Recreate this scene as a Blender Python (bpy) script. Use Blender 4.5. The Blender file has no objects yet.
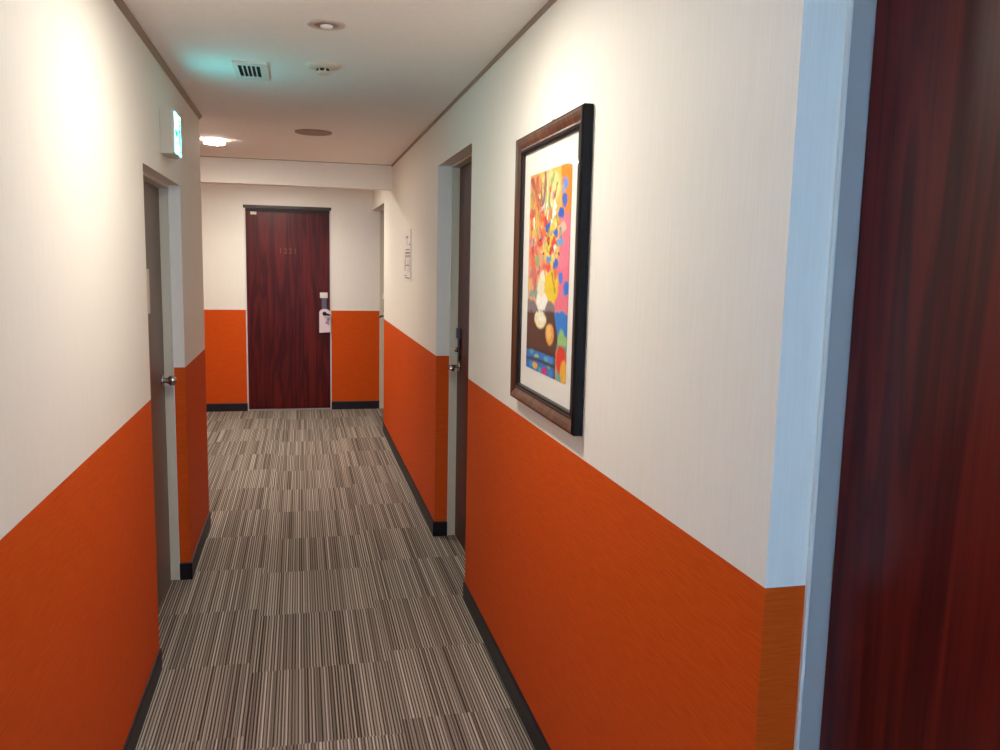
import bpy, bmesh, math, random
from mathutils import Vector, Matrix, noise

sc = bpy.context.scene
C = sc.collection
PI = math.pi

# ------------------------------------------------------------------ measures (metres)
A = -0.515      # left wall plane
B = 0.706       # right wall plane
O = 1.0035      # top of the orange dado
H = 2.247       # ceiling
D = 8.515       # end wall plane
YB, ZB = 6.68, 2.06   # beam
BB = 0.082      # baseboard height
YMIN = -1.4  # unseen back wall, set close to shape the assumed window's light falloff

# ------------------------------------------------------------------ helpers
def s2l(c):
    return tuple((x / 12.92 if x <= 0.04045 else ((x + 0.055) / 1.055) ** 2.4) for x in c)
def hexc(h):
    return s2l(tuple(int(h[i:i + 2], 16) / 255 for i in (0, 2, 4)))

def material(name):
    m = bpy.data.materials.new(name); m.use_nodes = True
    nt = m.node_tree
    return m, nt, nt.nodes['Principled BSDF']
def plain(name, col, rough=0.5, metal=0.0, spec=0.5):
    m, nt, p = material(name)
    p.inputs['Base Color'].default_value = (*s2l(col), 1)
    p.inputs['Roughness'].default_value = rough
    p.inputs['Metallic'].default_value = metal
    p.inputs['Specular IOR Level'].default_value = spec
    # a slight surface variation so that no surface is perfectly uniform
    tc = nt.nodes.new('ShaderNodeTexCoord'); n = nt.nodes.new('ShaderNodeTexNoise')
    n.inputs['Scale'].default_value = 60
    nt.links.new(tc.outputs['Object'], n.inputs['Vector'])
    mr = nt.nodes.new('ShaderNodeMapRange')
    mr.inputs['To Min'].default_value = max(0.02, rough - 0.012); mr.inputs['To Max'].default_value = min(1, rough + 0.012)
    nt.links.new(n.outputs['Fac'], mr.inputs['Value']); nt.links.new(mr.outputs['Result'], p.inputs['Roughness'])
    return m
def emitter(name, col, strength):
    m, nt, p = material(name)
    p.inputs['Base Color'].default_value = (*col, 1)
    p.inputs['Emission Color'].default_value = (*col, 1)
    p.inputs['Emission Strength'].default_value = strength
    return m
def mapped(nt, scale):
    tc = nt.nodes.new('ShaderNodeTexCoord'); mp = nt.nodes.new('ShaderNodeMapping')
    mp.inputs['Scale'].default_value = scale
    nt.links.new(tc.outputs['Object'], mp.inputs['Vector'])
    return mp.outputs['Vector']
def ramp(nt, fac, stops, mode='LINEAR'):
    r = nt.nodes.new('ShaderNodeValToRGB'); r.color_ramp.interpolation = mode
    e = r.color_ramp.elements
    while len(e) < len(stops): e.new(0.5)
    for el, (p, c) in zip(e, stops):
        el.position = p; el.color = (*s2l(c), 1)
    nt.links.new(fac, r.inputs['Fac'])
    return r.outputs['Color']
def math_node(nt, op, a, b=None):
    n = nt.nodes.new('ShaderNodeMath'); n.operation = op
    for i, v in enumerate((a, b)):
        if v is None: continue
        if isinstance(v, (int, float)): n.inputs[i].default_value = v
        else: nt.links.new(v, n.inputs[i])
    return n.outputs[0]

def wallpaper(name, c1, c2, scale, bump, rough=0.6, spec=0.35):
    m, nt, p = material(name)
    n = nt.nodes.new('ShaderNodeTexNoise'); n.inputs['Scale'].default_value = 1; n.inputs['Detail'].default_value = 3
    nt.links.new(mapped(nt, scale), n.inputs['Vector'])
    nt.links.new(ramp(nt, n.outputs['Fac'], [(0.3, c1), (0.7, c2)]), p.inputs['Base Color'])
    b = nt.nodes.new('ShaderNodeBump'); b.inputs['Strength'].default_value = bump; b.inputs['Distance'].default_value = 0.001
    nt.links.new(n.outputs['Fac'], b.inputs['Height']); nt.links.new(b.outputs['Normal'], p.inputs['Normal'])
    p.inputs['Roughness'].default_value = rough; p.inputs['Specular IOR Level'].default_value = spec
    return m

def wood(name, dark, mid, light, rough, coat, along='z', freq=1.0):
    m, nt, p = material(name)
    f = 9 * freq
    v = mapped(nt, (f, f, 0.75) if along == 'z' else ((f, 0.75, f) if along == 'y' else (0.75, f, f)))
    n = nt.nodes.new('ShaderNodeTexNoise'); n.inputs['Scale'].default_value = 1
    n.inputs['Detail'].default_value = 4; n.inputs['Distortion'].default_value = 0.6
    nt.links.new(v, n.inputs['Vector'])
    v2 = mapped(nt, (150, 150, 4) if along == 'z' else ((150, 4, 150) if along == 'y' else (4, 150, 150)))
    n2 = nt.nodes.new('ShaderNodeTexNoise'); n2.inputs['Scale'].default_value = 1; n2.inputs['Detail'].default_value = 2
    nt.links.new(v2, n2.inputs['Vector'])
    bands = math_node(nt, 'FRACT', math_node(nt, 'MULTIPLY', n.outputs['Fac'], 5.0))
    tri = math_node(nt, 'ABSOLUTE', math_node(nt, 'SUBTRACT', bands, 0.5))
    s = math_node(nt, 'ADD', math_node(nt, 'MULTIPLY', tri, 0.7), math_node(nt, 'MULTIPLY', n2.outputs['Fac'], 0.35))
    s = math_node(nt, 'ADD', s, math_node(nt, 'MULTIPLY', n.outputs['Fac'], 0.5))
    nt.links.new(ramp(nt, s, [(0.3, dark), (0.55, mid), (0.85, light)]), p.inputs['Base Color'])
    p.inputs['Roughness'].default_value = rough
    p.inputs['Coat Weight'].default_value = coat; p.inputs['Coat Roughness'].default_value = 0.18
    return m

def obj(name, bm, mats, parent=None, smooth=False, kind=None, bevel=0):
    me = bpy.data.meshes.new(name)
    bmesh.ops.recalc_face_normals(bm, faces=bm.faces)
    bm.to_mesh(me); bm.free()
    for m in (mats if isinstance(mats, (list, tuple)) else [mats]): me.materials.append(m)
    if smooth:
        for p in me.polygons: p.use_smooth = True
    o = bpy.data.objects.new(name, me); C.objects.link(o)
    if parent: o.parent = parent
    if kind: o['kind'] = kind
    if bevel:
        b = o.modifiers.new('bevel', 'BEVEL'); b.width = bevel; b.segments = 2; b.limit_method = 'ANGLE'
    return o
def struct(name, bm, mats, **k): return obj(name, bm, mats, kind='structure', **k)
def thing(name, label, cat, loc=(0, 0, 0), group=None):
    o = bpy.data.objects.new(name, None); C.objects.link(o); o.location = loc
    o.empty_display_size = 0.05
    o['label'] = label; o['category'] = cat
    if group: o['group'] = group
    return o

def box(bm, x0, x1, y0, y1, z0, z1, mi=0):
    vs = [bm.verts.new((x, y, z)) for x in (x0, x1) for y in (y0, y1) for z in (z0, z1)]
    for f in ((0, 1, 3, 2), (4, 6, 7, 5), (0, 4, 5, 1), (2, 3, 7, 6), (0, 2, 6, 4), (1, 5, 7, 3)):
        fc = bm.faces.new([vs[i] for i in f]); fc.material_index = mi
    return vs
def bx(*a):
    bm = bmesh.new(); box(bm, *a); return bm
def wallbox(bm, x0, x1, y0, y1, z0, z1):
    if z0 < O < z1:
        box(bm, x0, x1, y0, y1, z0, O, 1); box(bm, x0, x1, y0, y1, O, z1, 0)
    else: box(bm, x0, x1, y0, y1, z0, z1, 1 if z1 <= O else 0)
def lathe(bm, prof, axis='z', n=40, org=(0, 0, 0), mi=0):
    """prof: list of (r, h); spun about the axis through org"""
    rings = []
    for r, h in prof:
        ring = []
        for i in range(n):
            a = 2 * PI * i / n; c, s = r * math.cos(a), r * math.sin(a)
            p = {'z': (c, s, h), 'x': (h, c, s), 'y': (c, h, s)}[axis]
            ring.append(bm.verts.new(Vector(org) + Vector(p)))
        rings.append(ring)
    for a, b in zip(rings, rings[1:]):
        for i in range(n):
            f = bm.faces.new((a[i], a[(i + 1) % n], b[(i + 1) % n], b[i])); f.material_index = mi; f.smooth = True
    for ring in (rings[0], rings[-1]):
        f = bm.faces.new(ring); f.material_index = mi
def tube(bm, pts, r, n=14):
    pts = [Vector(p) for p in pts]; rings = []
    rr = r if isinstance(r, (list, tuple)) else [r] * len(pts)
    for i, p in enumerate(pts):
        t = (pts[min(i + 1, len(pts) - 1)] - pts[max(i - 1, 0)]).normalized()
        ref = Vector((0, 0, 1)) if abs(t.z) < 0.9 else Vector((1, 0, 0))
        u = t.cross(ref).normalized(); w = t.cross(u)
        rings.append([bm.verts.new(p + rr[i] * (math.cos(2 * PI * k / n) * u + math.sin(2 * PI * k / n) * w)) for k in range(n)])
    for a, b in zip(rings, rings[1:]):
        for k in range(n):
            f = bm.faces.new((a[k], a[(k + 1) % n], b[(k + 1) % n], b[k])); f.smooth = True
    bm.faces.new(rings[0]); bm.faces.new(rings[-1])
def prism(bm, pts, fn, t0, t1, mi=0):
    """polygon pts (a, b) extruded between t0 and t1; fn(a, b, t) -> point"""
    lo = [bm.verts.new(fn(a, b, t0)) for a, b in pts]; hi = [bm.verts.new(fn(a, b, t1)) for a, b in pts]
    n = len(pts)
    f = bm.faces.new(lo); f.material_index = mi
    f = bm.faces.new(hi); f.material_index = mi
    for i in range(n):
        f = bm.faces.new((lo[i], lo[(i + 1) % n], hi[(i + 1) % n], hi[i])); f.material_index = mi

# ------------------------------------------------------------------ materials
M_white = wallpaper('cream_wallpaper', (0.93, 0.915, 0.87), (0.947, 0.935, 0.895), (260, 260, 9), 0.25)
M_orange = wallpaper('orange_wallpaper', (0.785, 0.295, 0.06), (0.86, 0.345, 0.075), (16, 16, 420), 0.6, 0.6, 0.12)
WALL = [M_white, M_orange]
M_ceil = wallpaper('ceiling_paint', (0.95, 0.93, 0.90), (0.96, 0.945, 0.92), (40, 40, 40), 0.05, 0.8)
M_base = plain('dark_baseboard_vinyl', (0.055, 0.06, 0.11), 0.45)
M_trim = plain('taupe_cornice', (0.60, 0.53, 0.46), 0.6)
M_door = wood('mahogany_door', (0.17, 0.02, 0.035), (0.29, 0.055, 0.055), (0.40, 0.105, 0.075), 0.36, 0.0, freq=1.15)
M_door.node_tree.nodes['Principled BSDF'].inputs['Specular IOR Level'].default_value = .25
M_service = plain('brown_steel_door', (0.42, 0.33, 0.27), 0.34, 0, .22)
M_frame = plain('putty_steel_frame', (0.86, 0.84, 0.75), 0.4)
M_framegrey = plain('grey_steel_frame', (0.66, 0.65, 0.64), 0.4)
M_chrome = plain('satin_chrome', (0.78, 0.78, 0.78), 0.22, 1.0)
M_steel = plain('grey_lock_steel', (0.42, 0.45, 0.50), 0.35, 0.6)
M_black = plain('black_plastic', (0.04, 0.04, 0.05), 0.4)
M_dark = plain('dark_head_bar', (0.24, 0.18, 0.17), 0.5)
M_seal = plain('black_door_seal', (0.06, 0.03, 0.05), 0.6)
M_wplastic = plain('white_plastic', (0.88, 0.87, 0.83), 0.4)
M_cream = plain('cream_plastic', (0.86, 0.82, 0.74), 0.45)
M_paper = plain('white_card', (0.90, 0.84, 0.87), 0.6)
M_gold = plain('brass_digits', (0.50, 0.28, 0.15), 0.45, 0.3)
M_cavity = plain('dark_cavity', (0.03, 0.03, 0.04), 0.8)
M_ink = plain('grey_print', (0.55, 0.50, 0.46), 0.7)

def carpet():
    m, nt, p = material('striped_carpet_tiles')
    tc = nt.nodes.new('ShaderNodeTexCoord'); sp = nt.nodes.new('ShaderNodeSeparateXYZ')
    nt.links.new(tc.outputs['Object'], sp.inputs[0])
    x, y = sp.outputs[0], sp.outputs[1]
    T = 0.5
    ix = math_node(nt, 'FLOOR', math_node(nt, 'DIVIDE', math_node(nt, 'ADD', x, 0.19), T))
    half = math_node(nt, 'MULTIPLY', math_node(nt, 'FLOORED_MODULO', ix, 2.0), 0.42)
    iy = math_node(nt, 'FLOOR', math_node(nt, 'DIVIDE', math_node(nt, 'ADD', y, half), T))
    cv = nt.nodes.new('ShaderNodeCombineXYZ'); nt.links.new(ix, cv.inputs[0]); nt.links.new(iy, cv.inputs[1])
    wn = nt.nodes.new('ShaderNodeTexWhiteNoise'); wn.noise_dimensions = '2D'; nt.links.new(cv.outputs[0], wn.inputs['Vector'])
    off = math_node(nt, 'MULTIPLY', wn.outputs['Value'], 37.0)
    xs = math_node(nt, 'ADD', x, off)
    # threads wander a little along the tile
    nz = nt.nodes.new('ShaderNodeTexNoise'); nz.inputs['Scale'].default_value = 1; nz.inputs['Detail'].default_value = 1
    nt.links.new(mapped(nt, (8, 14, 1)), nz.inputs['Vector'])
    xs = math_node(nt, 'ADD', xs, math_node(nt, 'MULTIPLY', math_node(nt, 'SUBTRACT', nz.outputs['Fac'], 0.5), 0.0012))
    # yarn rows about 14 mm apart, each row with its own lightness and each valley its own depth
    def rows(freq):
        u = math_node(nt, 'MULTIPLY', xs, freq)
        w = nt.nodes.new('ShaderNodeTexWhiteNoise'); w.noise_dimensions = '1D'
        nt.links.new(math_node(nt, 'FLOOR', u), w.inputs['W'])
        tri = math_node(nt, 'MULTIPLY', math_node(nt, 'ABSOLUTE', math_node(nt, 'SUBTRACT', math_node(nt, 'FRACT', u), 0.5)), 2.0)
        return w.outputs['Value'], math_node(nt, 'SUBTRACT', 1.0, tri)
    ra, ta = rows(92.0); rb, tb = rows(157.0)
    v = math_node(nt, 'MULTIPLY', ta, math_node(nt, 'ADD', math_node(nt, 'MULTIPLY', ra, 0.75), 0.45))
    v = math_node(nt, 'ADD', math_node(nt, 'MULTIPLY', v, 0.72), math_node(nt, 'MULTIPLY', math_node(nt, 'MULTIPLY', tb, rb), 0.38))
    fz = nt.nodes.new('ShaderNodeTexNoise'); fz.inputs['Scale'].default_value = 1; fz.inputs['Detail'].default_value = 2
    nt.links.new(mapped(nt, (420, 90, 420)), fz.inputs['Vector'])
    v = math_node(nt, 'ADD', v, math_node(nt, 'MULTIPLY', math_node(nt, 'SUBTRACT', fz.outputs['Fac'], 0.5), 0.22))
    v = math_node(nt, 'ADD', v, math_node(nt, 'MULTIPLY', math_node(nt, 'SUBTRACT', wn.outputs['Value'], 0.5), 0.04))
    col = ramp(nt, v, [(0.06, (0.18, 0.15, 0.13)), (0.22, (0.40, 0.36, 0.33)), (0.42, (0.56, 0.525, 0.48)), (0.65, (0.665, 0.63, 0.58)), (0.95, (0.84, 0.81, 0.76))])
    nt.links.new(col, p.inputs['Base Color'])
    b = nt.nodes.new('ShaderNodeBump'); b.inputs['Strength'].default_value = 0.4; b.inputs['Distance'].default_value = 0.002
    nt.links.new(v, b.inputs['Height']); nt.links.new(b.outputs['Normal'], p.inputs['Normal'])
    p.inputs['Roughness'].default_value = 0.95; p.inputs['Specular IOR Level'].default_value = 0.1
    return m
M_carpet = carpet()

# ------------------------------------------------------------------ the setting
XL, XR = -2.6, 1.0
struct('floor', bx(XL - .1, XR + .1, YMIN - .1, D + .2, -0.1, 0), M_carpet)
struct('ceiling', bx(XL - .1, XR + .1, YMIN - .1, D + .2, H, H + 0.1), M_ceil)

T = 0.24
# left wall with the recess of the service door
LY1, LY2, LY3, LZ = 3.09, 3.9913, 4.815, 1.814
bm = bmesh.new()
wallbox(bm, A - T, A, YMIN, LY1, 0, H)
wallbox(bm, A - T, A, LY2, LY3, 0, H)
box(bm, A - T, A, LY1, LY2, LZ, H, 0)
struct('wall_left', bm, WALL)
# right wall with the recesses of three doors
NY0, NY1, RZ = 0.262, 1.1222, 2.002
RY1, RY2 = 3.5259, 4.4143
FY1 = 7.33
bm = bmesh.new()
wallbox(bm, B, B + T, YMIN, NY0, 0, H)
wallbox(bm, B, B + T, NY1, RY1, 0, H)
wallbox(bm, B, B + T, RY2, FY1, 0, H)
for y0, y1 in ((NY0, NY1), (RY1, RY2), (FY1, D)): box(bm, B, B + T, y0, y1, RZ, H, 0)
struct('wall_right', bm, WALL)
# end wall (opening for the end door), with the lobby to the left
EX0, EX1, EZ = -0.523, 0.297, 2.011
bm = bmesh.new()
wallbox(bm, XL, EX0, D, D + 0.2, 0, H); wallbox(bm, EX1, XR, D, D + 0.2, 0, H)
box(bm, EX0, EX1, D, D + 0.2, EZ, H, 0); 
struct('wall_end', bm, WALL)
bm = bmesh.new(); wallbox(bm, XL - .1, XL, LY3 - 0.2, D + .2, 0, H); struct('wall_lobby', bm, WALL)
bm = bmesh.new(); wallbox(bm, XL, A - T, LY3 - 0.15, LY3, 0, H); struct('wall_lobby_front', bm, WALL)
# wall behind, with an assumed, unseen window added for cool light on the reveals
bm = bmesh.new()
WX0, WX1, WZ0, WZ1 = -0.36, 0.56, 0.85, 2.0
wallbox(bm, A, WX0, YMIN - .1, YMIN, 0, H); wallbox(bm, WX1, B, YMIN - .1, YMIN, 0, H)
wallbox(bm, WX0, WX1, YMIN - .1, YMIN, 0, WZ0); wallbox(bm, WX0, WX1, YMIN - .1, YMIN, WZ1, H)
struct('wall_back', bm, WALL)
bm = bmesh.new()
yw = YMIN - 0.06
for x0, x1, z0, z1 in ((WX0, WX0 + .04, WZ0, WZ1), (WX1 - .04, WX1, WZ0, WZ1), (WX0, WX1, WZ0, WZ0 + .04), (WX0, WX1, WZ1 - .04, WZ1), (0.085, 0.115, WZ0, WZ1)):
    box(bm, x0, x1, yw - .02, yw + .02, z0, z1)
win = struct('assumed_window_1', bm, M_framegrey)  # assumed window, out of view, added as an opening for the blue light
mg, nt, p = material('assumed_window_glass'); p.inputs['Roughness'].default_value = 0; p.inputs['IOR'].default_value = 1.0
p.inputs['Transmission Weight'].default_value = 1
obj('pane', bx(WX0 + .04, WX1 - .04, yw - .003, yw + .003, WZ0 + .04, WZ1 - .04), mg, win)
# beam across the ceiling
struct('beam', bx(A - 2.0, B, YB, YB + 0.12, ZB, H), M_white)
# cornice strips
bm = bmesh.new(); prism(bm, [(0, 0), (0.014, 0), (0.014, -0.006), (0.004, -0.020), (0, -0.020)], lambda a, b, t: (A + a, t, H + b), YMIN, LY3)
struct('trim_1', bm, M_trim)
bm = bmesh.new(); prism(bm, [(0, 0), (0.009, 0), (0.009, -0.004), (0.003, -0.012), (0, -0.012)], lambda a, b, t: (B - a, t, H + b), YMIN, YB)
struct('trim_2', bm, M_trim)
bm = bmesh.new(); box(bm, A - 2.0, B, YB - 0.004, YB, H - 0.004, H); struct('trim_3', bm, M_trim)

# baseboards
bt = 0.008
prof = lambda t: [(0, 0), (t, 0), (t, BB - 0.006), (t - 0.003, BB), (0, BB)]
RL, RL2 = 0.0481, 0.0882
RR, RR2 = 0.0715, 0.1147
bm = bmesh.new()
for y0, y1 in ((YMIN, LY1), (LY2 - bt, LY3)):
    prism(bm, prof(bt), lambda a, b, t: (A + a, t, b), y0, y1)
prism(bm, prof(bt), lambda a, b, t: (t, LY2 - a, b), A - RL, A + bt * 0.5)
struct('baseboard_left', bm, M_base)
bm = bmesh.new()
for y0, y1 in ((YMIN, NY0), (NY1 - bt, RY1), (RY2 - bt, FY1)):
    prism(bm, prof(bt), lambda a, b, t: (B - a, t, b), y0, y1)
for y in (NY1, RY2): prism(bm, prof(bt), lambda a, b, t: (t, y - a, b), B - bt * 0.5, B + RR)
struct('baseboard_right', bm, M_base)
bm = bmesh.new()
for x0, x1 in ((XL, EX0 + 0.002), (EX1 - 0.002, B + RR)):
    prism(bm, prof(bt), lambda a, b, t: (t, D - a, b), x0, x1)
struct('baseboard_end', bm, M_base)

# ------------------------------------------------------------------ doors
def side_door(name, side, y0, y1, r, r2, zf, mframe, mleaf, extra=True, latch=1, knob=False):
    """a flush door in a recess of a side wall; side = +1 right wall, -1 left wall. latch=+1: handle at the far edge"""
    w = B if side > 0 else A
    X = lambda d: w + side * d
    def fbox(bm, d0, d1, ya, yb, za, zb):
        a, b = sorted((X(d0), X(d1))); box(bm, a, b, ya, yb, za, zb)
    e = 0.004
    root = bpy.data.objects.new(name, None); C.objects.link(root); root['kind'] = 'structure'
    root.location = (X(r2), (y0 + y1) / 2, 0)
    off = Matrix.Translation(-Vector(root.location))
    def part(nm, bm, m, parent=root, **k):
        if parent is root: bmesh.ops.transform(bm, matrix=off, verts=bm.verts)
        else: bmesh.ops.transform(bm, matrix=off, verts=bm.verts)
        return obj(nm, bm, m, parent, **k)
    bm = bmesh.new()
    for s0, s1 in ((y0 - .03, y0 + e), (y1 - e, y1 + .03)): pass
    fbox(bm, r, T, y0, y0 + e, 0, zf); fbox(bm, r, T, y1 - e, y1, 0, zf)
    fbox(bm, r, T, y0, y1, zf - 0.004, max(zf + .012, RZ if side > 0 else LZ))
    part('door_frame', bm, mframe, bevel=0.0012)
    bm = bmesh.new(); fbox(bm, r - .001, r + .005, y1 - e - .004, y1, 0, zf); fbox(bm, r - .001, r + .005, y0, y0 + e + .004, 0, zf)
    part('frame_bead', bm, M_wplastic, bevel=.0015)
    bm = bmesh.new(); fbox(bm, r2, r2 + 0.04, y0 + e + .002, y1 - e - .002, 0.006, zf - 0.006)
    leaf = part('door_leaf', bm, mleaf, bevel=0.0015)
    # unseen block added behind the leaf to keep outside light from leaking in
    bm = bmesh.new(); fbox(bm, r2 + .045, T, y0 + e, y1 - e, 0, zf - .004); part('leak_block', bm, M_cavity)
    if extra:
        yl = (y1 - 0.083) if latch > 0 else (y0 + 0.083)
        dr = -1 if latch > 0 else 1
        zc = 0.955
        bm = bmesh.new()
        lathe(bm, [(0.026, 0), (0.026, 0.006), (0.022, 0.010), (0.011, 0.012)], 'x', 32, (0, 0, 0))
        for v in bm.verts: v.co = Vector((X(r2) - side * v.co.x, yl + v.co.y, zc + v.co.z))
        if knob:
            k0 = len(bm.verts)
            lathe(bm, [(.012, .010), (.0115, .022), (.016, .028), (.0215, .034), (.0225, .046), (.021, .056), (.014, .0605), (.004, .062)], 'x', 36)
            bm.verts.ensure_lookup_table()
            for v in bm.verts[k0:]: v.co = Vector((X(r2) - side * v.co.x, yl + v.co.y, zc + v.co.z))
        else: tube(bm, [(X(r2 - .008), yl, zc), (X(r2 - .040), yl, zc), (X(r2 - .054), yl + dr * .006, zc), (X(r2 - .060), yl + dr * .022, zc),
                  (X(r2 - .060), yl + dr * .075, zc), (X(r2 - .060), yl + dr * .118, zc), (X(r2 - .058), yl + dr * .124, zc)],
             [.010, .010, .0105, .011, .011, .0115, .008])
        h = part('door_handle', bm, M_chrome)
        return root, part, X, fbox, yl, h
    return root, part, X, fbox, None, None

# left: brown service door with plate
root, part, X, fbox, yl, h = side_door('door_1', -1, LY1, LY2, RL, RL2, 1.804, M_frame, M_service, knob=True)
bm = bmesh.new(); fbox(bm, RL2 - .004, RL2, 3.50, 3.655, 1.27, 1.45); part('door_plate', bm, M_cream)
def card_lock(part, fbox, yl, r2, X, side):
    bm = bmesh.new(); fbox(bm, r2 - .014, r2, yl - .024, yl + .024, .995, 1.13)
    part('lock_body', bm, M_steel, bevel=.004)
    bm = bmesh.new(); fbox(bm, r2 - .022, r2, yl - .036, yl + .036, 1.128, 1.18)
    part('card_reader', bm, M_wplastic, bevel=.004)
root, part, X, fbox, yl, h = side_door('door_2', 1, RY1, RY2, RR, RR2, 2.0009, M_frame, M_door)
bm = bmesh.new(); fbox(bm, RR2 - .010, RR2, yl - .020, yl + .020, .985, 1.105); part('lock_body', bm, plain('dark_lock_case', (.16, .10, .12), .35, .3), bevel=.004)
bm = bmesh.new(); fbox(bm, RR2 - .022, RR2, yl - .013, yl + .013, 1.105, 1.16); part('card_reader', bm, M_steel, bevel=.004)
bm = bmesh.new(); lathe(bm, [(0.013, 0), (0.013, .012), (0.008, .016)], 'x', 20)
for v in bm.verts: v.co = Vector((X(RR2) - .014 - v.co.x, yl + v.co.y, 1.045 + v.co.z))
part('thumb_turn', bm, M_chrome)
# near right door: handle on the near side
root, part, X, fbox, yl, h = side_door('door_3', 1, NY0, NY1, RR, RR2, 2.0009, M_framegrey, M_door, latch=-1)
card_lock(part, fbox, yl, RR2, X, 1)
# far right door beside the end wall
root, part, X, fbox, yl, h = side_door('door_4', 1, FY1, D - .002, RR, RR2, 2.0009, M_frame, M_door, latch=1)
card_lock(part, fbox, yl, RR2, X, 1)

# end door
root = bpy.data.objects.new('door_5', None); C.objects.link(root); root['kind'] = 'structure'
ex = 0.011
bm = bmesh.new()
box(bm, EX0, EX0 + ex, D - .006, D + .15, 0, EZ); box(bm, EX1 - ex, EX1, D - .006, D + .15, 0, EZ)
box(bm, EX0 + ex, EX1 - ex, D + .06, D + .15, 0, EZ)
obj('door_frame', bm, plain('pale_steel_frame', (.88, .86, .84), .4), root)
bm = bmesh.new(); box(bm, EX0 - .008, EX1 + .004, D - .012, D + .06, 1.985, EZ + .004)
obj('head_bar', bm, M_dark, root, bevel=.002)
bm = bmesh.new(); box(bm, EX0 + ex, EX1 - ex, D + .004, D + .06, 1.955, 1.985); obj('door_seal', bm, M_seal, root)
bm = bmesh.new(); box(bm, EX0 + ex, EX1 - ex, D - .004, D + .06, 0, 0.012); obj('threshold', bm, M_framegrey, root)
bm = bmesh.new(); box(bm, EX0 + ex + .002, EX1 - ex - .002, D + .006, D + .05, 0.016, 1.953)
leaf = obj('door_leaf', bm, M_door, root, bevel=.0015)
FR = D + .006
bm = bmesh.new(); box(bm, -0.465, -0.408, FR - .003, FR, 1.925, 1.952); obj('door_label', bm, M_cream, root)
bm = bmesh.new(); box(bm, -0.458, -0.415, FR - .0035, FR - .003, 1.940, 1.944); box(bm, -0.458, -0.425, FR - .0035, FR - .003, 1.932, 1.936)
# brass room number
def digits(txt, size, x, z):
    cu = bpy.data.curves.new('digits', 'FONT'); cu.body = txt; cu.size = size; cu.extrude = .002; cu.align_x = 'CENTER'; cu.space_character = 1.25
    o = bpy.data.objects.new('tmp', cu); C.objects.link(o)
    bpy.context.view_layer.update()
    me = bpy.data.meshes.new_from_object(o.evaluated_get(bpy.context.evaluated_depsgraph_get()))
    bpy.data.objects.remove(o); bpy.data.curves.remove(cu)
    for v in me.vertices: v.co = Vector((x + v.co.x, FR - .002 - v.co.z, z + v.co.y))
    return me
bm.free()
me = digits('1221', .075, -0.116, 1.558); me.name = 'room_number'; me.materials.clear(); me.materials.append(M_gold)
o = bpy.data.objects.new('room_number', me); C.objects.link(o); o.parent = root
bm = bmesh.new(); box(bm, .205, .252, FR - .016, FR, .93, 1.128); obj('lock_body', bm, M_steel, root, bevel=.004)
bm = bmesh.new(); box(bm, .187, .262, FR - .024, FR, 1.127, 1.182); obj('card_reader', bm, M_wplastic, root, bevel=.004)
bm = bmesh.new()
HX, HZ = .230, .972
lathe(bm, [(0.025, 0), (0.025, .008), (0.02, .012), (.011, .014)], 'y', 32)
for v in bm.verts: v.co = Vector((HX + v.co.x, FR - .016 - v.co.y, HZ + v.co.z))
tube(bm, [(HX, FR - .02, HZ), (HX, FR - .056, HZ), (HX + .003, FR - .064, HZ), (HX + .012, FR - .068, HZ - .002), (HX + .035, FR - .068, HZ - .007), (HX + .052, FR - .064, HZ - .011)], [.010, .010, .0105, .0105, .010, .007])
handle = obj('door_handle', bm, plain('dark_bronze', (.16, .13, .14), .35, .8), root)

# door hanger on that lever: rounded top with a hole round the lever neck
hang = thing('door_hanger', 'white card hanger hooked on the lever of the dark red door at the corridor end', 'door hanger', (HX, FR - .030, HZ - .17))
bm = bmesh.new()
outer = [(-.052, -.190), (.056, -.184)]
cx, cz, R0, r0 = 0.0, 0.0, .052, .021
outer += [(.056, .012)] + [(R0 * math.cos(a) + .002, .012 + .036 * math.sin(a)) for a in [PI * k / 16 for k in range(1, 16)]] + [(-.052, .012)]
n = 48
def outline(a):
    # radial distance to the outer polygon
    d = Vector((math.cos(a), math.sin(a))); best = 1
    for i in range(len(outer)):
        p, q = Vector(outer[i]), Vector(outer[(i + 1) % len(outer)]); e = q - p
        den = d.x * e.y - d.y * e.x
        if abs(den) < 1e-9: continue
        t = (p.x * e.y - p.y * e.x) / den; u = (p.x * d.y - p.y * d.x) / den
        if t > 0 and -1e-6 <= u <= 1 + 1e-6: best = min(best, t)
    return best
angs = sorted([2 * PI * k / n for k in range(n)] + [math.atan2(z, x) % (2 * PI) for x, z in outer])
rows = []
for a in angs:
    ro = outline(a); rows.append([(math.cos(a) * r, math.sin(a) * r) for r in (r0, ro)])
for t0, t1 in ((-.0006, .0006),):
    vv = [[bm.verts.new((x, t, z + .17)) for (x, z) in row for t in (t0, t1)] for row in rows]
    for i in range(len(vv)):
        p, q = vv[i], vv[(i + 1) % len(vv)]
        bm.faces.new((p[0], p[2], q[2], q[0])); bm.faces.new((p[1], q[1], q[3], p[3]))
        bm.faces.new((p[2], p[3], q[3], q[2])); bm.faces.new((p[0], q[0], q[1], p[1]))
bmesh.ops.remove_doubles(bm, verts=bm.verts, dist=1e-5)
obj('card', bm, M_paper, hang)
bm = bmesh.new()
prism(bm, [(.004, .075), (.046, .055), (.046, .13), (.030, .125)], lambda a, b, t: (a, t, b), -.0011, -.0006)
obj('printed_panel', bm, plain('pale_mauve_print', (0.62, 0.55, 0.60), .6), hang)

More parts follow.
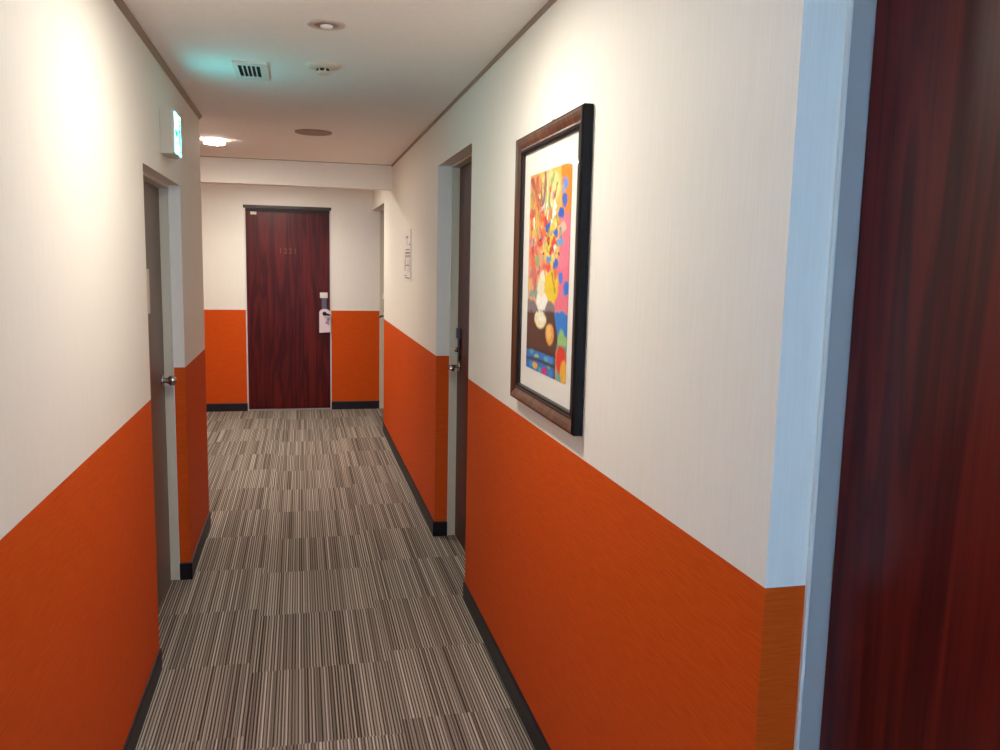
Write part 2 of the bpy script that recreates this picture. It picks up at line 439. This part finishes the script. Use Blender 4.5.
# ------------------------------------------------------------------ framed picture on the right wall
PY0, PY1, PZ0, PZ1 = 2.006, 2.664, 1.064, 1.895
pic = thing('framed_picture', 'tall dark brown framed flower and vase print hung on the right wall', 'picture', (B, (PY0 + PY1) / 2, PZ0))
ORG = Vector(pic.location)
M_fbrown = wood('walnut_moulding', (0.20, 0.10, 0.055), (0.33, 0.18, 0.10), (0.45, 0.27, 0.16), 0.35, 0.2, freq=2)
M_fblack = plain('black_frame_edge', (0.018, 0.02, 0.035), 0.5, 0, .25)
def mitred(profile, mi):
    """profile of (inset, height off the wall); swept round the rectangle with mitred corners"""
    bm = bmesh.new()
    rings = []
    for ins, h in profile:
        rings.append([bm.verts.new((-h, y - ORG.y, z - ORG.z)) for y, z in ((PY0 + ins, PZ0 + ins), (PY1 - ins, PZ0 + ins), (PY1 - ins, PZ1 - ins), (PY0 + ins, PZ1 - ins))])
    n = len(rings)
    for k in range(n):
        a, b = rings[k], rings[(k + 1) % n]
        for i in range(4):
            f = bm.faces.new((a[i], a[(i + 1) % 4], b[(i + 1) % 4], b[i])); f.material_index = mi[k]
    return bm
# outer black edge, brown sloping face, dark inner lip
o = obj('moulding', mitred([(0, .002), (0, .025), (.003, .0295), (.007, .031), (.012, .0300), (.022, .0262), (.034, .0200), (.039, .0195), (.039, .002)], [1, 1, 1, 0, 0, 0, 0, 1, 1]), [M_fbrown, M_fblack], pic)
lip = obj('lip', mitred([(.039, .002), (.039, .0215), (.042, .0225), (.045, .021), (.050, .016), (.0525, .0145), (.0525, .002)], [0] * 7), plain('dark_lip', (0.10, 0.06, 0.06), .35), pic)
# beading along the lip
bm = bmesh.new()
def bead(y, z):
    bmesh.ops.create_icosphere(bm, subdivisions=1, radius=.0028, matrix=Matrix.Translation((-.0205, y - ORG.y, z - ORG.z)))
i = .0475
k = int((PZ1 - PZ0 - 2 * i) / .0065)
for j in range(k + 1):
    z = PZ0 + i + (PZ1 - PZ0 - 2 * i) * j / k; bead(PY0 + i, z); bead(PY1 - i, z)
k2 = int((PY1 - PY0 - 2 * i) / .0065)
for j in range(1, k2):
    y = PY0 + i + (PY1 - PY0 - 2 * i) * j / k2; bead(y, PZ0 + i); bead(y, PZ1 - i)
obj('beading', bm, M_fblack, lip, smooth=True)
i = .051
bm = bmesh.new()
box(bm, -.009, -.002, PY0 + i - ORG.y, PY1 - i - ORG.y, PZ0 + i - ORG.z, PZ1 - i - ORG.z)
mat_ = obj('mat_board', bm, plain('white_mat_board', (0.90, 0.895, 0.865), .8), pic)

FEAT = [('p',[(0.77,-0.018),(1.062,-0.016),(1.102,0.254),(0.809,0.244)],'F08A10'),
('p',[(0.759,0.221),(1.097,0.219),(1.141,0.511),(0.756,0.516)],'EE7C92'),
('p',[(0.722,0.464),(1.086,0.462),(1.118,0.676),(0.697,0.668)],'EE7088'),
('p',[(-0.138,0.172),(0.182,0.184),(0.203,0.329),(-0.116,0.324)],'F2B860'),
('p',[(-0.116,0.324),(0.449,0.302),(0.44,0.521),(-0.088,0.528)],'EE9A78'),
('p',[(-0.096,0.469),(0.308,0.466),(0.29,0.636),(-0.07,0.656)],'E8A87C'),
('e',0.608,0.564,0.161,0.08,'F2CC20'),
('e',0.59,0.366,0.173,0.084,'F4D040'),
('e',0.485,0.09,0.275,0.084,'F0DC90'),
('e',0.152,0.063,0.158,0.073,'EFA060'),
('s',[(0.049,0.024),(0.16,0.087),(0.254,0.147)],0.022,'A03040'),
('s',[(0.188,0.017),(0.225,0.09),(0.308,0.173)],0.018,'B84038'),
('s',[(0.4,0.023),(0.396,0.099),(0.35,0.175)],0.022,'8A3A48'),
('s',[(0.29,0.047),(0.322,0.127),(0.375,0.207)],0.014,'6A7050'),
('s',[(0.603,0.029),(0.542,0.077),(0.487,0.158)],0.016,'90A860'),
('s',[(0.69,0.071),(0.637,0.135),(0.605,0.174)],0.012,'708848'),
('s',[(0.129,0.117),(0.269,0.195),(0.339,0.245)],0.02,'D04848'),
('s',[(0.466,0.012),(0.505,0.09),(0.527,0.159)],0.012,'B8C088'),
('s',[(0.67,0.232),(0.719,0.264)],0.018,'78A048'),
('e',0.074,0.2,0.068,0.034,'E03A20'),
('e',0.384,0.246,0.074,0.028,'E0303A'),
('e',0.325,0.304,0.1,0.041,'EA4428'),
('e',0.298,0.347,0.084,0.029,'E83A22'),
('e',0.651,0.367,0.071,0.035,'E8401C'),
('e',0.101,0.393,0.063,0.033,'F07C30'),
('e',0.218,0.378,0.061,0.029,'EE5C60'),
('e',0.138,0.435,0.089,0.041,'EC7048'),
('e',0.512,0.469,0.079,0.023,'E84848'),
('e',0.838,0.281,0.084,0.025,'F4C0A0'),
('e',0.085,0.278,0.063,0.033,'F0C050'),
('e',0.239,0.435,0.06,0.032,'9AA870'),
('e',0.651,0.415,0.053,0.02,'F4E070'),
('e',0.359,0.191,0.086,0.016,'FAFAF2'),
('e',0.623,0.175,0.068,0.021,'FAFAF2'),
('e',0.536,0.232,0.07,0.042,'FAFAF2'),
('e',0.571,0.21,0.1,0.023,'FAFAF2'),
('e',0.43,0.17,0.04,0.012,'FAFAF2'),
('e',0.553,0.206,0.035,0.014,'A8C0A0'),
('e',0.869,0.086,0.055,0.026,'7890D8'),
('e',0.863,0.16,0.049,0.03,'3C68C8'),
('e',0.794,0.218,0.064,0.025,'2460D0'),
('e',0.484,0.274,0.052,0.019,'2858B8'),
('e',0.68,0.307,0.052,0.019,'2068D8'),
('e',0.788,0.35,0.079,0.018,'58A8D8'),
('e',0.538,0.431,0.059,0.018,'5098D8'),
('e',0.703,0.461,0.059,0.025,'2868D0'),
('e',0.832,0.116,0.032,0.022,'98A0D0'),
('e',0.517,0.359,0.02,0.009,'503018'),
('e',0.403,0.403,0.02,0.009,'503018'),
('e',0.758,0.405,0.018,0.009,'503018'),
('e',0.637,0.136,0.019,0.009,'503018'),
('e',0.297,0.331,0.021,0.01,'503018'),
('e',0.624,0.378,0.019,0.009,'503018'),
('e',0.949,0.558,0.058,0.032,'2C70D8'),
('e',0.82,0.515,0.05,0.029,'3A80DC'),
('e',0.902,0.587,0.028,0.013,'60A0D8'),
('e',0.708,0.494,0.044,0.022,'E8783C'),
('e',0.14,0.517,0.089,0.049,'D87068'),
('e',0.068,0.576,0.064,0.05,'EFB070'),
('e',0.231,0.589,0.056,0.033,'90A890'),
('e',0.109,0.608,0.054,0.017,'70B0B8'),
('s',[(0.614,0.495),(0.67,0.54),(0.703,0.585)],0.012,'A08010'),
('s',[(0.309,0.474),(0.223,0.532),(0.174,0.59)],0.014,'C84848'),
('s',[(0.413,0.474),(0.378,0.514)],0.03,'E06050'),
('p',[(-0.067,0.678),(0.688,0.661),(0.75,0.727),(0.82,0.806),(0.764,0.87),(0.753,0.902),(-0.034,0.913)],'5A3A30'),
('e',0.106,0.674,0.163,0.035,'88787E'),
('e',0.566,0.666,0.148,0.031,'88787E'),
('p',[(-0.062,0.709),(0.69,0.678),(0.721,0.705),(-0.058,0.742)],'5A3A30'),
('p',[(0.689,0.67),(1.069,0.678),(1.068,0.783),(0.797,0.796)],'1C80D4'),
('p',[(0.797,0.796),(0.839,0.76),(0.891,0.749),(0.949,0.783),(1.068,0.783),(1.062,0.833),(0.791,0.853)],'98C878'),
('e',0.385,0.537,0.066,0.048,'F8F4DC'),
('e',0.383,0.633,0.149,0.037,'FBF8EE'),
('p',[(0.239,0.642),(0.529,0.632),(0.464,0.682),(0.323,0.687)],'FBF8EE'),
('e',0.355,0.57,0.092,0.048,'F6ECC8'),
('e',0.356,0.732,0.147,0.044,'FAEFC0'),
('e',0.377,0.721,0.083,0.027,'FDF8E6'),
('e',0.606,0.792,0.101,0.052,'EFA848'),
('e',0.586,0.786,0.058,0.036,'F6C878'),
('p',[(-0.036,0.896),(0.752,0.89),(0.771,1.023),(-0.017,1.033)],'2A78C8'),
('e',0.151,0.904,0.054,0.017,'50B0C8'),
('e',0.288,0.927,0.06,0.015,'90C8A0'),
('e',0.538,0.919,0.064,0.014,'60B8D0'),
('e',0.251,0.975,0.07,0.018,'F0B840'),
('e',0.139,0.976,0.041,0.018,'3098D8'),
('e',0.499,0.986,0.065,0.019,'D83080'),
('e',0.646,0.981,0.054,0.019,'2A90D8'),
('e',0.382,0.985,0.042,0.015,'50A8C0'),
('e',0.638,0.923,0.046,0.017,'3C90D8'),
('e',0.603,0.953,0.039,0.011,'88C060'),
('s',[(-0.029,0.952),(0.29,0.939),(0.755,0.941)],0.022,'403848'),
('s',[(-0.037,0.894),(0.369,0.888),(0.752,0.89)],0.022,'48342E'),
('s',[(0.739,0.884),(0.76,1.024)],0.03,'50404A'),
('p',[(0.78,0.831),(1.091,0.824),(1.101,1.004),(0.793,1.021)],'60A8A0'),
('e',0.883,0.899,0.113,0.067,'E83A28'),
('e',0.945,0.953,0.076,0.059,'F6B840'),
('e',0.837,0.993,0.051,0.027,'70B8A8')]
# loose brush dabs of the bouquet, laid over the larger patches
rd = random.Random(11)
dabs = []
for k in range(95):
    a, r = rd.uniform(0, 2 * PI), rd.random() ** .7
    du, dv = .42 + .40 * r * math.cos(a), .30 + .22 * r * math.sin(a)
    dabs.append(('e', du, dv, rd.uniform(.012, .040), rd.uniform(.008, .024), rd.choice(['E23A24', 'E8603A', 'F0A030', 'F4D860', 'EE8A90', 'FAF4E4', 'C83848', '9CB070', 'F6E8A0', 'E8783C', '4A88CC'])))
for k in range(26):
    du, dv = rd.uniform(.02, .55), rd.uniform(.02, .26)
    dabs.append(('s', [(du, dv), (du + rd.uniform(-.05, .09), dv + rd.uniform(.05, .12))], rd.uniform(.006, .012), rd.choice(['B04040', 'C86048', '8A9858', 'E0B050', 'D87840', 'A8B078'])))
FEAT = FEAT[:40] + dabs + FEAT[40:]
U0, U1, V0, V1 = 2.544, 2.134, 1.771, 1.1795     # picture left/right (Y), top/bottom (Z)
NU, NV = 130, 190
def shade(u, v):
    jx = noise.noise(Vector((u * 14, v * 20, 3))) * .022 + noise.noise(Vector((u * 34, v * 48, 4))) * .014
    jy = noise.noise(Vector((u * 14, v * 20, 9))) * .016 + noise.noise(Vector((u * 34, v * 48, 7))) * .010
    k = max(.25, min(1, (.80 - v) / .12)); U, V = u + jx * k, v + jy * k
    c = Vector(hexc('F0C458'))
    c = c.lerp(Vector(hexc('E8A048')), max(0, min(1, .5 + noise.noise(Vector((u * 5, v * 7, 1))) * 1.2)) * .5)
    asp = .593 / .41
    for f in FEAT:
        col = Vector(hexc(f[-1])); al = 0
        if f[0] == 'e':
            d = math.hypot((U - f[1]) / f[3], (V - f[2]) / f[4]); al = max(0, min(1, (1.12 - d) / .22))
        elif f[0] == 'p':
            pts = f[1]; ins = False; j = len(pts) - 1; dm = 9
            for i in range(len(pts)):
                (x1, y1), (x2, y2) = pts[i], pts[j]
                if (y1 > V) != (y2 > V) and U < (x2 - x1) * (V - y1) / (y2 - y1) + x1: ins = not ins
                ex_, ey_ = x2 - x1, y2 - y1; t = max(0, min(1, ((U - x1) * ex_ + (V - y1) * ey_) / (ex_ * ex_ + ey_ * ey_)))
                dm = min(dm, math.hypot(U - x1 - t * ex_, (V - y1 - t * ey_) * asp)); j = i
            al = max(0, min(1, .5 + (dm if ins else -dm) / .016))
        else:
            pts = f[1]; dm = 9
            for (x1, y1), (x2, y2) in zip(pts, pts[1:]):
                ex_, ey_ = x2 - x1, y2 - y1; t = max(0, min(1, ((U - x1) * ex_ + (V - y1) * ey_) / (ex_ * ex_ + ey_ * ey_)))
                dm = min(dm, math.hypot(U - x1 - t * ex_, (V - y1 - t * ey_) * asp))
            wd = f[2] * (1.7 if pts[0][1] < .5 else .75); al = max(0, min(1, (wd - dm) / (wd * .45))) * .85
        if al > 0: c = c.lerp(col, al)
    w = noise.noise(Vector((u * 40, v * 46, 5)))
    return c * (1 + w * .14) * .90
me = bpy.data.meshes.new('art_print')
vs, fs, cols = [], [], []
for j in range(NV + 1):
    for i in range(NU + 1):
        u, v = i / NU, j / NV
        vs.append((-.0098, U0 + (U1 - U0) * u - ORG.y, V0 + (V1 - V0) * v - ORG.z)); cols.append(shade(u, v))
for j in range(NV):
    for i in range(NU):
        a = j * (NU + 1) + i; fs.append((a, a + NU + 1, a + NU + 2, a + 1))
# thin sheet: back face and rim so that the print has thickness
nb = len(vs)
vs += [(-.009, y - ORG.y, z - ORG.z) for y, z in ((U0, V0), (U1, V0), (U1, V1), (U0, V1))]
cols += [Vector((.8, .8, .78))] * 4
fs.append((nb, nb + 3, nb + 2, nb + 1))
me.from_pydata(vs, [], fs)
at = me.color_attributes.new('paint', 'FLOAT_COLOR', 'POINT')
for i, c in enumerate(cols): at.data[i].color = (c[0], c[1], c[2], 1)
m, nt, p = material('watercolour_print'); p.inputs['Roughness'].default_value = .7
an = nt.nodes.new('ShaderNodeVertexColor'); an.layer_name = 'paint'; nt.links.new(an.outputs['Color'], p.inputs['Base Color'])
me.materials.append(m)
o = bpy.data.objects.new('art_print', me); C.objects.link(o); o.parent = pic
# glazing
m = bpy.data.materials.new('picture_glass'); m.use_nodes = True; nt = m.node_tree; nt.nodes.clear()
out = nt.nodes.new('ShaderNodeOutputMaterial'); mx = nt.nodes.new('ShaderNodeMixShader'); tr = nt.nodes.new('ShaderNodeBsdfTransparent')
gl = nt.nodes.new('ShaderNodeBsdfGlossy'); gl.inputs['Roughness'].default_value = .04
fr0 = nt.nodes.new('ShaderNodeFresnel'); fr0.inputs['IOR'].default_value = 1.08
ge = nt.nodes.new('ShaderNodeNewGeometry'); fr = nt.nodes.new('ShaderNodeMath'); fr.operation = 'MULTIPLY'
nt.links.new(fr0.outputs[0], fr.inputs[0]); nt.links.new(math_node(nt, 'SUBTRACT', 1.0, ge.outputs['Backfacing']), fr.inputs[1])
nt.links.new(fr.outputs[0], mx.inputs[0]); nt.links.new(tr.outputs[0], mx.inputs[1]); nt.links.new(gl.outputs[0], mx.inputs[2]); nt.links.new(mx.outputs[0], out.inputs[0])
i = .0515
bm = bmesh.new(); box(bm, -.0132, -.0112, PY0 + i - ORG.y, PY1 - i - ORG.y, PZ0 + i - ORG.z, PZ1 - i - ORG.z)
obj('glass', bm, m, pic)
# hanging hook at the top
bm = bmesh.new(); yc = (PY0 + PY1) / 2 - ORG.y; zt = PZ1 - ORG.z
tube(bm, [(-.004, yc - .012, zt - .004), (-.006, yc - .008, zt + .008), (-.007, yc, zt + .012), (-.006, yc + .008, zt + .008), (-.004, yc + .012, zt - .004)], .0018, 8)
box(bm, -.006, 0, yc - .003, yc + .003, zt + .006, zt + .016)
obj('hanging_hook', bm, M_chrome, pic)

# ------------------------------------------------------------------ exit sign on the left wall
SY0, SY1, SZ0, SZ1, ST = 3.475, 3.655, 1.892, 2.058, .050
sign = thing('exit_sign', 'lit green and white exit sign box fixed above the brown door in the left wall', 'exit sign', (A, (SY0 + SY1) / 2, SZ0))
so = Vector(sign.location)
bm = bmesh.new(); box(bm, 0, ST - .004, SY0 - so.y, SY1 - so.y, 0, SZ1 - SZ0)
obj('housing', bm, plain('sign_housing', (.76, .73, .66), .5), sign, bevel=.003)
bm = bmesh.new(); box(bm, ST - .004, ST + .003, SY0 + .006 - so.y, SY1 - .006 - so.y, .006, SZ1 - SZ0 - .006)
bm.faces.ensure_lookup_table()
for f in bm.faces: f.material_index = 1 if f.calc_center_median().x > ST + .0025 else 0
panel = obj('display_panel', bm, [M_wplastic, emitter('lit_sign_face', (.075, .84, .93), 15.0)], sign)
# running figure in a doorway and an arrow, facing the corridor
bm = bmesh.new()
F = lambda a, b, t: (ST + .003 + t, (SY1 - SY0) / 2 - a * .8, b)      # a runs to the reader's right
def flat(pts): prism(bm, pts, F, 0, .0006)
flat([(.020, .020), (.062, .020), (.062, .026), (.026, .026), (.026, .138), (.070, .138), (.070, .026), (.076, .026), (.076, .144), (.020, .144)])
flat([(.048 + .009 * math.cos(2 * PI * k / 16), .122 + .009 * math.sin(2 * PI * k / 16)) for k in range(16)])
flat([(.040, .110), (.056, .112), (.060, .076), (.046, .074)])
flat([(.046, .078), (.058, .078), (.050, .054), (.034, .034), (.028, .040), (.040, .056)])
flat([(.050, .078), (.060, .080), (.072, .062), (.094, .050), (.090, .042), (.066, .052)])
flat([(.054, .110), (.058, .104), (.078, .092), (.092, .098), (.090, .104), (.078, .100)])
flat([(.040, .110), (.044, .102), (.030, .092), (.034, .078), (.028, .076), (.022, .094)])
flat([(.112, .076), (.160, .076), (.160, .056), (.205, .085), (.160, .114), (.160, .094), (.112, .094)])
obj('pictogram', bm, emitter('lit_green_symbol', (.0, .45, .22), 1.6), panel)
bm = bmesh.new(); lathe(bm, [(.006, 0), (.006, -.006), (.003, -.012)], 'z', 14, (ST * .55, .07, 0)); obj('test_cord_knob', bm, M_cream, sign)

# ------------------------------------------------------------------ ceiling fittings
def ceil_thing(name, label, cat, x, y, group=None): return thing(name, label, cat, (x, y, H), group)
# square vent with five slots
v = ceil_thing('ceiling_vent', 'white square vent grille with black slots in the corridor ceiling', 'vent', -.182, 3.60)
vx0, vx1, vy0, vy1 = -.065, .065, -.150, .150
sx0, sx1, sy0, sy1 = -.047, .036, -.108, .112
bm = bmesh.new()
for a in ((vx0, sx0, vy0, vy1), (sx1, vx1, vy0, vy1), (sx0, sx1, vy0, sy0), (sx0, sx1, sy1, vy1)): box(bm, a[0], a[1], a[2], a[3], -.008, 0)
obj('frame', bm, M_wplastic, v)
bm = bmesh.new(); box(bm, sx0, sx1, sy0, sy1, -.0015, -.0005); obj('cavity', bm, M_cavity, v)
for k in range(1, 5):
    x = sx0 + (sx1 - sx0) * k / 5
    bm = bmesh.new(); box(bm, x - .0022, x + .0022, sy0, sy1, -.0075, -.0015); obj('slat', bm, M_wplastic, v)
# smoke detector
v = ceil_thing('smoke_detector', 'round white smoke detector with black slots between vent and unlit ceiling lamp', 'smoke detector', .094, 3.41)
bm = bmesh.new(); lathe(bm, [(.066, 0), (.067, -.004), (.060, -.011), (.044, -.015), (.030, -.018)], 'z', 44); obj('base', bm, M_cream, v)
bm = bmesh.new(); lathe(bm, [(.028, -.017), (.028, -.030)], 'z', 36); ch = obj('sensing_chamber', bm, M_black, v)
bm = bmesh.new(); lathe(bm, [(.030, -.028), (.030, -.031), (.024, -.036), (.010, -.038)], 'z', 40); obj('cap', bm, M_cream, v)
for k in range(8):
    a = 2 * PI * k / 8 + .2
    bm = bmesh.new(); box(bm, .0265, .0305, -.003, .003, -.030, -.015)
    bmesh.ops.rotate(bm, verts=bm.verts, cent=(0, 0, 0), matrix=Matrix.Rotation(a, 3, 'Z')); obj('rib', bm, M_cream, v)
# unlit clear emergency lamp
v = ceil_thing('emergency_lamp', 'unlit round ceiling lamp with clear bulb nearest the camera', 'ceiling lamp', .089, 2.845)
bm = bmesh.new(); lathe(bm, [(.061, 0), (.061, -.002), (.056, -.0038), (.040, -.004), (.036, -.002), (.034, -.001)], 'z', 44); obj('trim_ring', bm, plain('lamp_ring', (.80, .745, .69), .4), v)
bm = bmesh.new(); lathe(bm, [(.039, -.003), (.022, -.0015), (.010, -.001)], 'z', 36); obj('reflector', bm, plain('lamp_reflector', (.62, .55, .50), .3, .3), v)
m = plain('pale_bulb_glass', (.95, .93, .90), .12)
bm = bmesh.new(); lathe(bm, [(.012, -.001), (.020, -.004), (.021, -.007), (.017, -.0105), (.010, -.0125), (.003, -.013)], 'z', 28); obj('bulb', bm, m, v)
# loudspeaker
v = ceil_thing('ceiling_speaker', 'flat round brown-grey speaker grille near the ceiling beam', 'speaker', .083, 5.17)
M_spk = plain('speaker_mesh', (0.66, 0.58, 0.52), .7)
bm = bmesh.new(); lathe(bm, [(.107, 0), (.107, -.006), (.100, -.008), (.096, -.006)], 'z', 48); obj('rim', bm, M_spk, v)
mm, nt, p = material('perforated_grille'); vo = nt.nodes.new('ShaderNodeTexVoronoi'); vo.inputs['Scale'].default_value = 260; vo.inputs['Randomness'].default_value = .0
nt.links.new(mapped(nt, (1, 1, 1)), vo.inputs['Vector']); nt.links.new(ramp(nt, vo.outputs['Distance'], [(.25, (.42, .35, .31)), (.40, (.66, .58, .52))]), p.inputs['Base Color']); p.inputs['Roughness'].default_value = .6
bm = bmesh.new(); lathe(bm, [(.097, -.004), (.060, -.0055), (.020, -.006), (.002, -.006)], 'z', 48); obj('grille', bm, mm, v)

# downlights
def downlight(label, x, y, strength, col):
    v = ceil_thing('downlight', label, 'downlight', x, y, 'round drop-lens downlights')
    bm = bmesh.new(); lathe(bm, [(.070, 0), (.070, -.001), (.069, -.0018), (.066, -.0018), (.066, 0)], 'z', 44); obj('trim_ring', bm, M_wplastic, v)
    bm = bmesh.new(); lathe(bm, [(.064, -.0005), (.064, -.022), (.061, -.027)], 'z', 40)
    lathe(bm, [(.061, -.027), (.030, -.0285), (.003, -.029)], 'z', 40, mi=1)
    bmesh.ops.remove_doubles(bm, verts=bm.verts, dist=1e-5)
    obj('diffuser', bm, [emitter('lit_lens_rim', col, 15.0), emitter('lit_lens_face', col, strength)], v)
    return v
WARM = (1.0, .935, .835)
downlight('assumed lit downlight, out of view overhead, just in front of the hung picture', .09, 2.28, 300, WARM)  # unseen lamp, assumed from the light on the walls
downlight('bright white lit downlight by the left wall corner before the beam', -.526, 5.73, 390, WARM)
downlight('assumed lit downlight hidden behind the beam, lighting the end door', -.30, 7.40, 560, WARM)  # unseen lamp, assumed from the shadow edge of the beam

# ------------------------------------------------------------------ notice on the right wall
nb = thing('wall_notice', 'pale wall notice with grey drawing and text beyond the right-hand door', 'notice', (B, 5.67, 1.37))
no = Vector(nb.location)
bm = bmesh.new(); box(bm, -.006, 0, 5.46 - no.y, 5.885 - no.y, .005, .345); obj('panel', bm, wallpaper('frosted_panel', (.92, .90, .87), (.94, .92, .90), (20, 20, 20), 0, .45), nb, bevel=.002)
bm = bmesh.new()
def bar(y0, y1, z0, z1): box(bm, -.0066, -.006, y0 - .21, y1 - .21, z0, z1)
bar(.012, .020, .02, .34); bar(.15, .27, .29, .30); bar(.20, .21, .24, .31); bar(.05, .30, .185, .197); bar(.06, .28, .208, .216)
for k in range(6): bar(.05 + k * .045, .075 + k * .045, .160, .178)
bar(.29, .32, .07, .155); bar(.075, .095, .06, .15); bar(.10, .28, .105, .112); bar(.18, .187, .06, .15); bar(.06, .30, .02, .028); bar(.22, .33, .035, .042); bar(.04, .1, .24, .25)
obj('printed_lines', bm, M_ink, nb)

# ------------------------------------------------------------------ blue area light added as if shining through the assumed window behind
l = bpy.data.lights.new('assumed_daylight', 'AREA'); l.shape = 'RECTANGLE'; l.size = .88; l.size_y = 1.1; l.energy = 38; l.color = (.34, .63, 1.0)
lo = bpy.data.objects.new('assumed_daylight', l); C.objects.link(lo); lo.location = (.1, YMIN - .2, 1.42); lo.rotation_euler = (PI / 2, 0, 0)
w = bpy.data.worlds.new('world'); sc.world = w; w.use_nodes = True
w.node_tree.nodes['Background'].inputs[0].default_value = (.5, .6, .75, 1); w.node_tree.nodes['Background'].inputs[1].default_value = .3

# ------------------------------------------------------------------ camera
yaw, pitch, roll = (math.radians(a) for a in (13.5215, -7.5809, 1.2291))
fw = Vector((math.sin(yaw) * math.cos(pitch), math.cos(yaw) * math.cos(pitch), math.sin(pitch)))
rt = Vector((math.cos(yaw), -math.sin(yaw), 0)); up = rt.cross(fw)
r2 = rt * math.cos(roll) + up * math.sin(roll); u2 = -rt * math.sin(roll) + up * math.cos(roll)
cam = bpy.data.cameras.new('camera'); co = bpy.data.objects.new('camera', cam); C.objects.link(co)
mw = Matrix((( r2.x, u2.x, -fw.x, 0), (r2.y, u2.y, -fw.y, 0), (r2.z, u2.z, -fw.z, 1.5), (0, 0, 0, 1)))
co.matrix_world = mw
cam.sensor_width = 36; cam.lens = 833.3 * 36 / 1000; cam.clip_start = .02
sc.camera = co

sc.view_settings.view_transform = 'Standard'; sc.view_settings.look = 'None'
sc.view_settings.exposure = 0.42; sc.view_settings.gamma = 1.0; sc.view_settings.use_curve_mapping = False
sc.cycles.max_bounces = 12; sc.cycles.diffuse_bounces = 8
sc.cycles.sample_clamp_indirect = 6
sc.cycles.use_denoising = True
